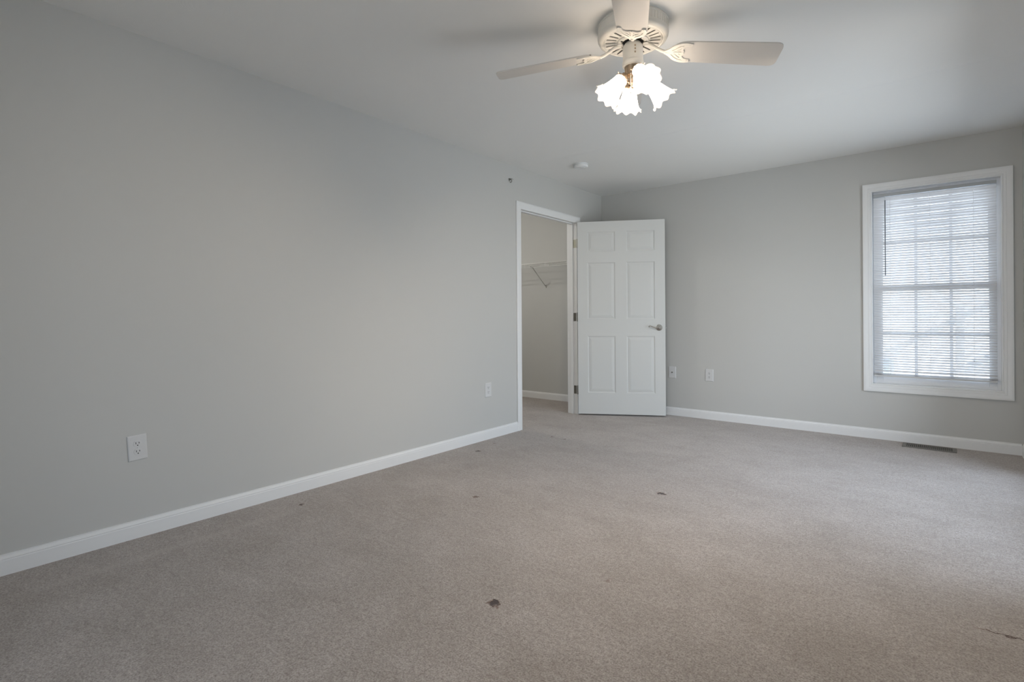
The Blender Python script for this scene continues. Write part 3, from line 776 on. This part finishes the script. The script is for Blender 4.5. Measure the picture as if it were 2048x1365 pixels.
for k_ in range(4):
    az = math.radians((-8.8, 79.5, 171.2, -104.0)[k_])
    Rz = Matrix.Rotation(az, 4, 'Z'); DRP = DRP0 if k_ != 1 else DRP0*0.0
    MB_ = Rz @ Matrix.Translation((0.200, 0, -0.147)) @ Matrix.Rotation(DRP, 4, 'Y') @ Matrix.Rotation(-PIT, 4, 'X')
    bm = bmesh.new()
    poly = [(0.0, -0.050), (0.030, -0.067), (0.456, -0.0755), (0.456, 0.0755), (0.030, 0.067), (0.0, 0.050)]
    prism(bm, rounded(poly, [0.02, 0.03, 0.034, 0.034, 0.03, 0.02]), 0.0, 0.006, MB_)
    bl_ = link('fan_blade', bm, M_blade, fan, bevel=0.0012)
    # bracket (on the underside of the blade, local z < 0)
    bm = bmesh.new()
    z0_, z1_ = -0.0045, -0.0005
    half = bez([(-0.052, 0.006), (-0.030, 0.018), (-0.012, 0.040), (0.010, 0.054), (0.036, 0.060), (0.062, 0.058), (0.066, 0.050), (0.060, 0.044),
                (0.040, 0.043), (0.026, 0.034), (0.022, 0.020), (0.026, 0.010), (0.032, 0.0)], 5)
    outl = half + [(x, -y) for x, y in reversed(half[:-1])]
    prism(bm, outl, -0.0026, z1_, MB_)
    for sgn in (1, -1):
        m_ = lambda L_: [(x, y*sgn) for x, y in L_]
        ribbon(bm, m_(bez([(-0.050, 0.004), (-0.030, 0.018), (-0.012, 0.038), (0.012, 0.052), (0.038, 0.057), (0.064, 0.053)], 6)), 0.0150, z0_-0.0020, z1_, MB_)
        ribbon(bm, m_(bez([(0.060, 0.050), (0.040, 0.046), (0.027, 0.036), (0.022, 0.022), (0.026, 0.008), (0.030, 0.0)], 6)), 0.0125, z0_-0.0010, z1_, MB_)
        ribbon(bm, m_(bez([(-0.035, 0.004), (-0.012, 0.012), (0.006, 0.030), (0.022, 0.040)], 6)), 0.0085, z0_-0.0015, z1_, MB_)
        ribbon(bm, m_(bez([(-0.010, 0.012), (0.004, 0.010), (0.014, 0.016), (0.024, 0.018)], 5)), 0.0065, z0_, z1_, MB_)
        for (sx, sy) in ((0.052, 0.050), (0.006, 0.047)):
            lathe(bm, [(0.0035, -0.0050), (0.0028, -0.0070), (0.0012, -0.0074)], 10, MB_ @ Matrix.Translation((sx, sy*sgn, 0)))
    ribbon(bm, [(-0.052, 0), (0.032, 0)], 0.0095, z0_-0.002, z1_, MB_)
    prism(bm, [(-0.056, -0.010), (-0.040, -0.016), (-0.022, -0.010), (-0.022, 0.010), (-0.040, 0.016), (-0.056, 0.010)], z0_-0.001, z1_, MB_)
    # curved arm from the flywheel down to the bracket
    e0 = MB_ @ Vector((-0.046, 0, -0.003))
    rad = lambda r, z: Rz @ Vector((r, 0, z))
    arm = [rad(0.054, -0.099), rad(0.072, -0.101), rad(0.090, -0.109), rad(0.112, -0.124), rad(0.134, -0.137), e0]
    tube(bm, arm, [0.010, 0.0105, 0.0085, 0.0075, 0.0080, 0.0075], 12)
    lathe(bm, [(0.017, 0.0), (0.017, -0.006), (0.013, -0.009)], 20, Rz @ Matrix.Translation((0.060, 0, -0.093)))
    link('blade_bracket', bm, M_fan, bl_, smooth=40)

# lamps: cam-frame azimuth, radius of opening centre, neck
LAMPS = [(-77, 0.142, 46, 0.066, 0.122), (-165, 0.128, 40, 0.043, 0.110), (88, 0.140, 36, 0.032, 0.122), (12, 0.168, 46, 0.042, 0.122)]
for (azd, rop, tl, up, SL) in LAMPS:
    az = math.radians(azd); T = math.radians(tl)
    rn = rop - SL*math.sin(T); zo = -0.392 + up
    zn = zo + SL*math.cos(T)
    # local: -z is the shade's axis towards its opening, origin at the neck
    MS = Matrix.Rotation(az, 4, 'Z') @ Matrix.Translation((rn, 0, zn)) @ Matrix.Rotation(-T, 4, 'Y')
    bm = bmesh.new()
    prof = [(0.0145, 0.004), (0.022, 0.0035), (0.0275, 0.0), (0.0305, -0.008), (0.032, -0.018), (0.0335, -0.032), (0.0365, -0.048), (0.0405, -0.064), (0.0450, -0.080), (0.0495, -0.093), (0.0545, -0.104), (0.0595, -0.112), (0.0635, -0.1165), (0.0660, -0.1175), (0.0668, -0.1160), (0.0655, -0.1150), (0.0625, -0.1145)]
    def ruffle(r, z, a):
        t = max(0.0, min(1.0, (-z-0.085)/0.0325)); t = t*t
        return r*(1+0.055*t*(math.cos(9*a)+0.25*math.cos(5*a+1))), z - t*0.0060*(math.sin(9*a+0.8)+0.3*math.sin(4*a))
    lathe(bm, prof, 120, MS, cap0=False, cap1=False, fr=ruffle)
    sh = link('lamp_shade', bm, M_shade, fan, smooth=60)
    at = sh.data.attributes.new('glow', 'FLOAT', 'POINT')
    for i_ in range(len(sh.data.vertices)):
        zz = prof[i_//120][1]
        g_ = max(0.0, min(1.0, (zz+0.117)/0.060)); g_ = g_**2.2
        at.data[i_].value = GLOW*(0.035+0.965*g_) if zz < -0.02 else GLOW*0.5
    # painted flower motif near the neck
    bm = bmesh.new()
    for fa in (math.radians(-103-azd),):
        for (du, dv, rot_, l_) in ((0, 0, 0.3, 5), (0.007, 0.003, 1.2, 4.5), (-0.007, 0.002, -1.0, 4.5), (0.001, -0.008, 1.6, 4), (0.013, -0.004, 0.6, 5), (-0.012, -0.005, -0.6, 5)):
            zz = -0.030+dv; r_ = 0.0345 - (zz+0.032)*0.2 + 0.0006
            a_ = fa + du/r_
            pts = []
            for q_ in range(10):
                b_ = 2*PI*q_/10; pu = l_*0.001*0.72*math.cos(b_); pv = l_*0.001*0.30*math.sin(b_)
                uu = pu*math.cos(rot_)-pv*math.sin(rot_); vv = pu*math.sin(rot_)+pv*math.cos(rot_)
                rr_ = r_ - vv*0.2
                pts.append(MS @ Vector((rr_*math.cos(a_+uu/r_), rr_*math.sin(a_+uu/r_), zz+vv)))
            bm.faces.new([bm.verts.new(p) for p in pts])
    link('flower_motif', bm, mat('motif_taupe', (0.30, 0.24, 0.20), 0.5, var=(50, 0.1)) if 'motif_taupe' not in bpy.data.materials else bpy.data.materials['motif_taupe'], sh)
    bm = bmesh.new()
    bmesh.ops.create_uvsphere(bm, u_segments=20, v_segments=12, radius=0.0225)
    for v in bm.verts:
        if v.co.z > 0: v.co.z *= 1.7
        if v.co.z > 0.02: v.co.x *= 0.75; v.co.y *= 0.75
    bmesh.ops.transform(bm, matrix=MS @ Matrix.Translation((0, 0, -0.062)), verts=bm.verts)
    link('light_bulb', bm, M_bulb, sh, smooth=180)
    # brass holder cup with thumb screws, and the scroll arm
    bm = bmesh.new()
    lathe(bm, [(0.010, 0.030), (0.016, 0.024), (0.018, 0.010), (0.026, 0.006), (0.031, 0.000), (0.0325, -0.006), (0.031, -0.007), (0.029, 0.001), (0.012, 0.004)], 36, MS,
          fr=lambda r, z, a: (r*(1+0.05*math.cos(12*a)) if z < 0.012 else r, z))
    for q_ in range(3):
        b_ = 2*PI*q_/3+0.5
        tube(bm, [(0.030*math.cos(b_), 0.030*math.sin(b_), -0.003), (0.041*math.cos(b_), 0.041*math.sin(b_), -0.003)], [0.0018, 0.0028], 8, MS)
    p_end = MS @ Vector((0, 0, 0.026)); d_end = (MS.to_3x3() @ Vector((0, 0, 1))).normalized()
    st = Matrix.Rotation(az, 4, 'Z') @ Vector((0.030, 0, -0.232))
    mid = (st+p_end)/2 + Vector((0, 0, 0.012))
    tube(bm, [st, st+(mid-st)*0.5+Vector((0, 0, 0.008)), mid, p_end+d_end*0.008, p_end-d_end*0.004], 0.0075, 10)
    link('lamp_arm', bm, M_brass, fan, smooth=40)
# pull chains
for (cx, cy, zl, sz) in ((-0.020, -0.040, -0.312, 1.0), (0.008, -0.042, -0.300, 0.9)):
    bm = bmesh.new()
    z = -0.300; zt_ = -0.250
    n = int((zt_-zl)/0.0045)
    for i in range(n):
        bmesh.ops.create_uvsphere(bm, u_segments=6, v_segments=4, radius=0.0019, matrix=Matrix.Translation((cx, cy, zt_-i*0.0045)))
    lathe(bm, [(0.0015, zl), (0.0038, zl-0.006), (0.0048, zl-0.022), (0.0035, zl-0.030), (0.001, zl-0.033)], 14, Matrix.Translation((cx, cy, 0)))
    tube(bm, [(cx*0.6, cy*0.6, -0.244), (cx, cy, zt_)], 0.0022, 8)
    link('pull_chain', bm, M_nickel, fan, smooth=60)

# ------------------------------------------------------------------ what stands outside the window
gr = bmesh.new(); box(gr, -30, 30, YB+0.6, 45, -3.1, -3.0)
o = structure('ground', gr, mat('outside_ground', (0.50, 0.49, 0.47), 0.9, var=(0.4, 0.1)), 'pale ground far below outside the window', 'ground')
st = tag(empty('outside_staircase', (0.35, 9.2, 0)), 'blurred lumber staircase outside seen in the gaps of the blind', 'staircase')
sl = 0.62
for dy in (0.0, 1.0):
    bm = bmesh.new()
    prism(bm, [(-2.2, -1.3), (2.2, -1.3+4.4*sl), (2.2, -1.3+4.4*sl+0.26), (-2.2, -1.04)], 0, 0.05, Matrix.Translation((0, dy, 0)) @ Matrix.Rotation(PI/2, 4, 'X'))
    link('stringer', bm, M_lumber, st)
bm = bmesh.new()
for i in range(22):
    x = -2.1+i*0.2; z = -1.15+(x+2.2)*sl; box(bm, x-0.02, x+0.24, 0.0, 0.95, z+0.12, z+0.16)
link('treads', bm, M_lumber, st)
bm = bmesh.new()
prism(bm, [(-2.2, -0.35), (2.2, -0.35+4.4*sl), (2.2, -0.35+4.4*sl+0.09), (-2.2, -0.26)], -0.02, 0.06, Matrix.Rotation(PI/2, 4, 'X'))
link('handrail', bm, M_lumber, st)
for x in (-1.9, -0.1, 1.7):
    bm = bmesh.new(); z = -1.1+(x+2.2)*sl; box(bm, x-0.045, x+0.045, -0.1, 0.0, -3.0, z+0.95); link('post', bm, M_lumber, st)
sh_ = tag(empty('outside_shed', (-0.9, 11.5, -3.0)), 'grey shed outside glimpsed at the lower left of the blind', 'shed')
bm = bmesh.new(); box(bm, -0.9, 0.25, 0, 1.6, 0, 3.25); link('wall', bm, M_shutter, sh_)
bm = bmesh.new(); box(bm, -1.0, 0.35, -0.1, 1.7, 3.25, 3.32); link('roof', bm, M_siding, sh_)
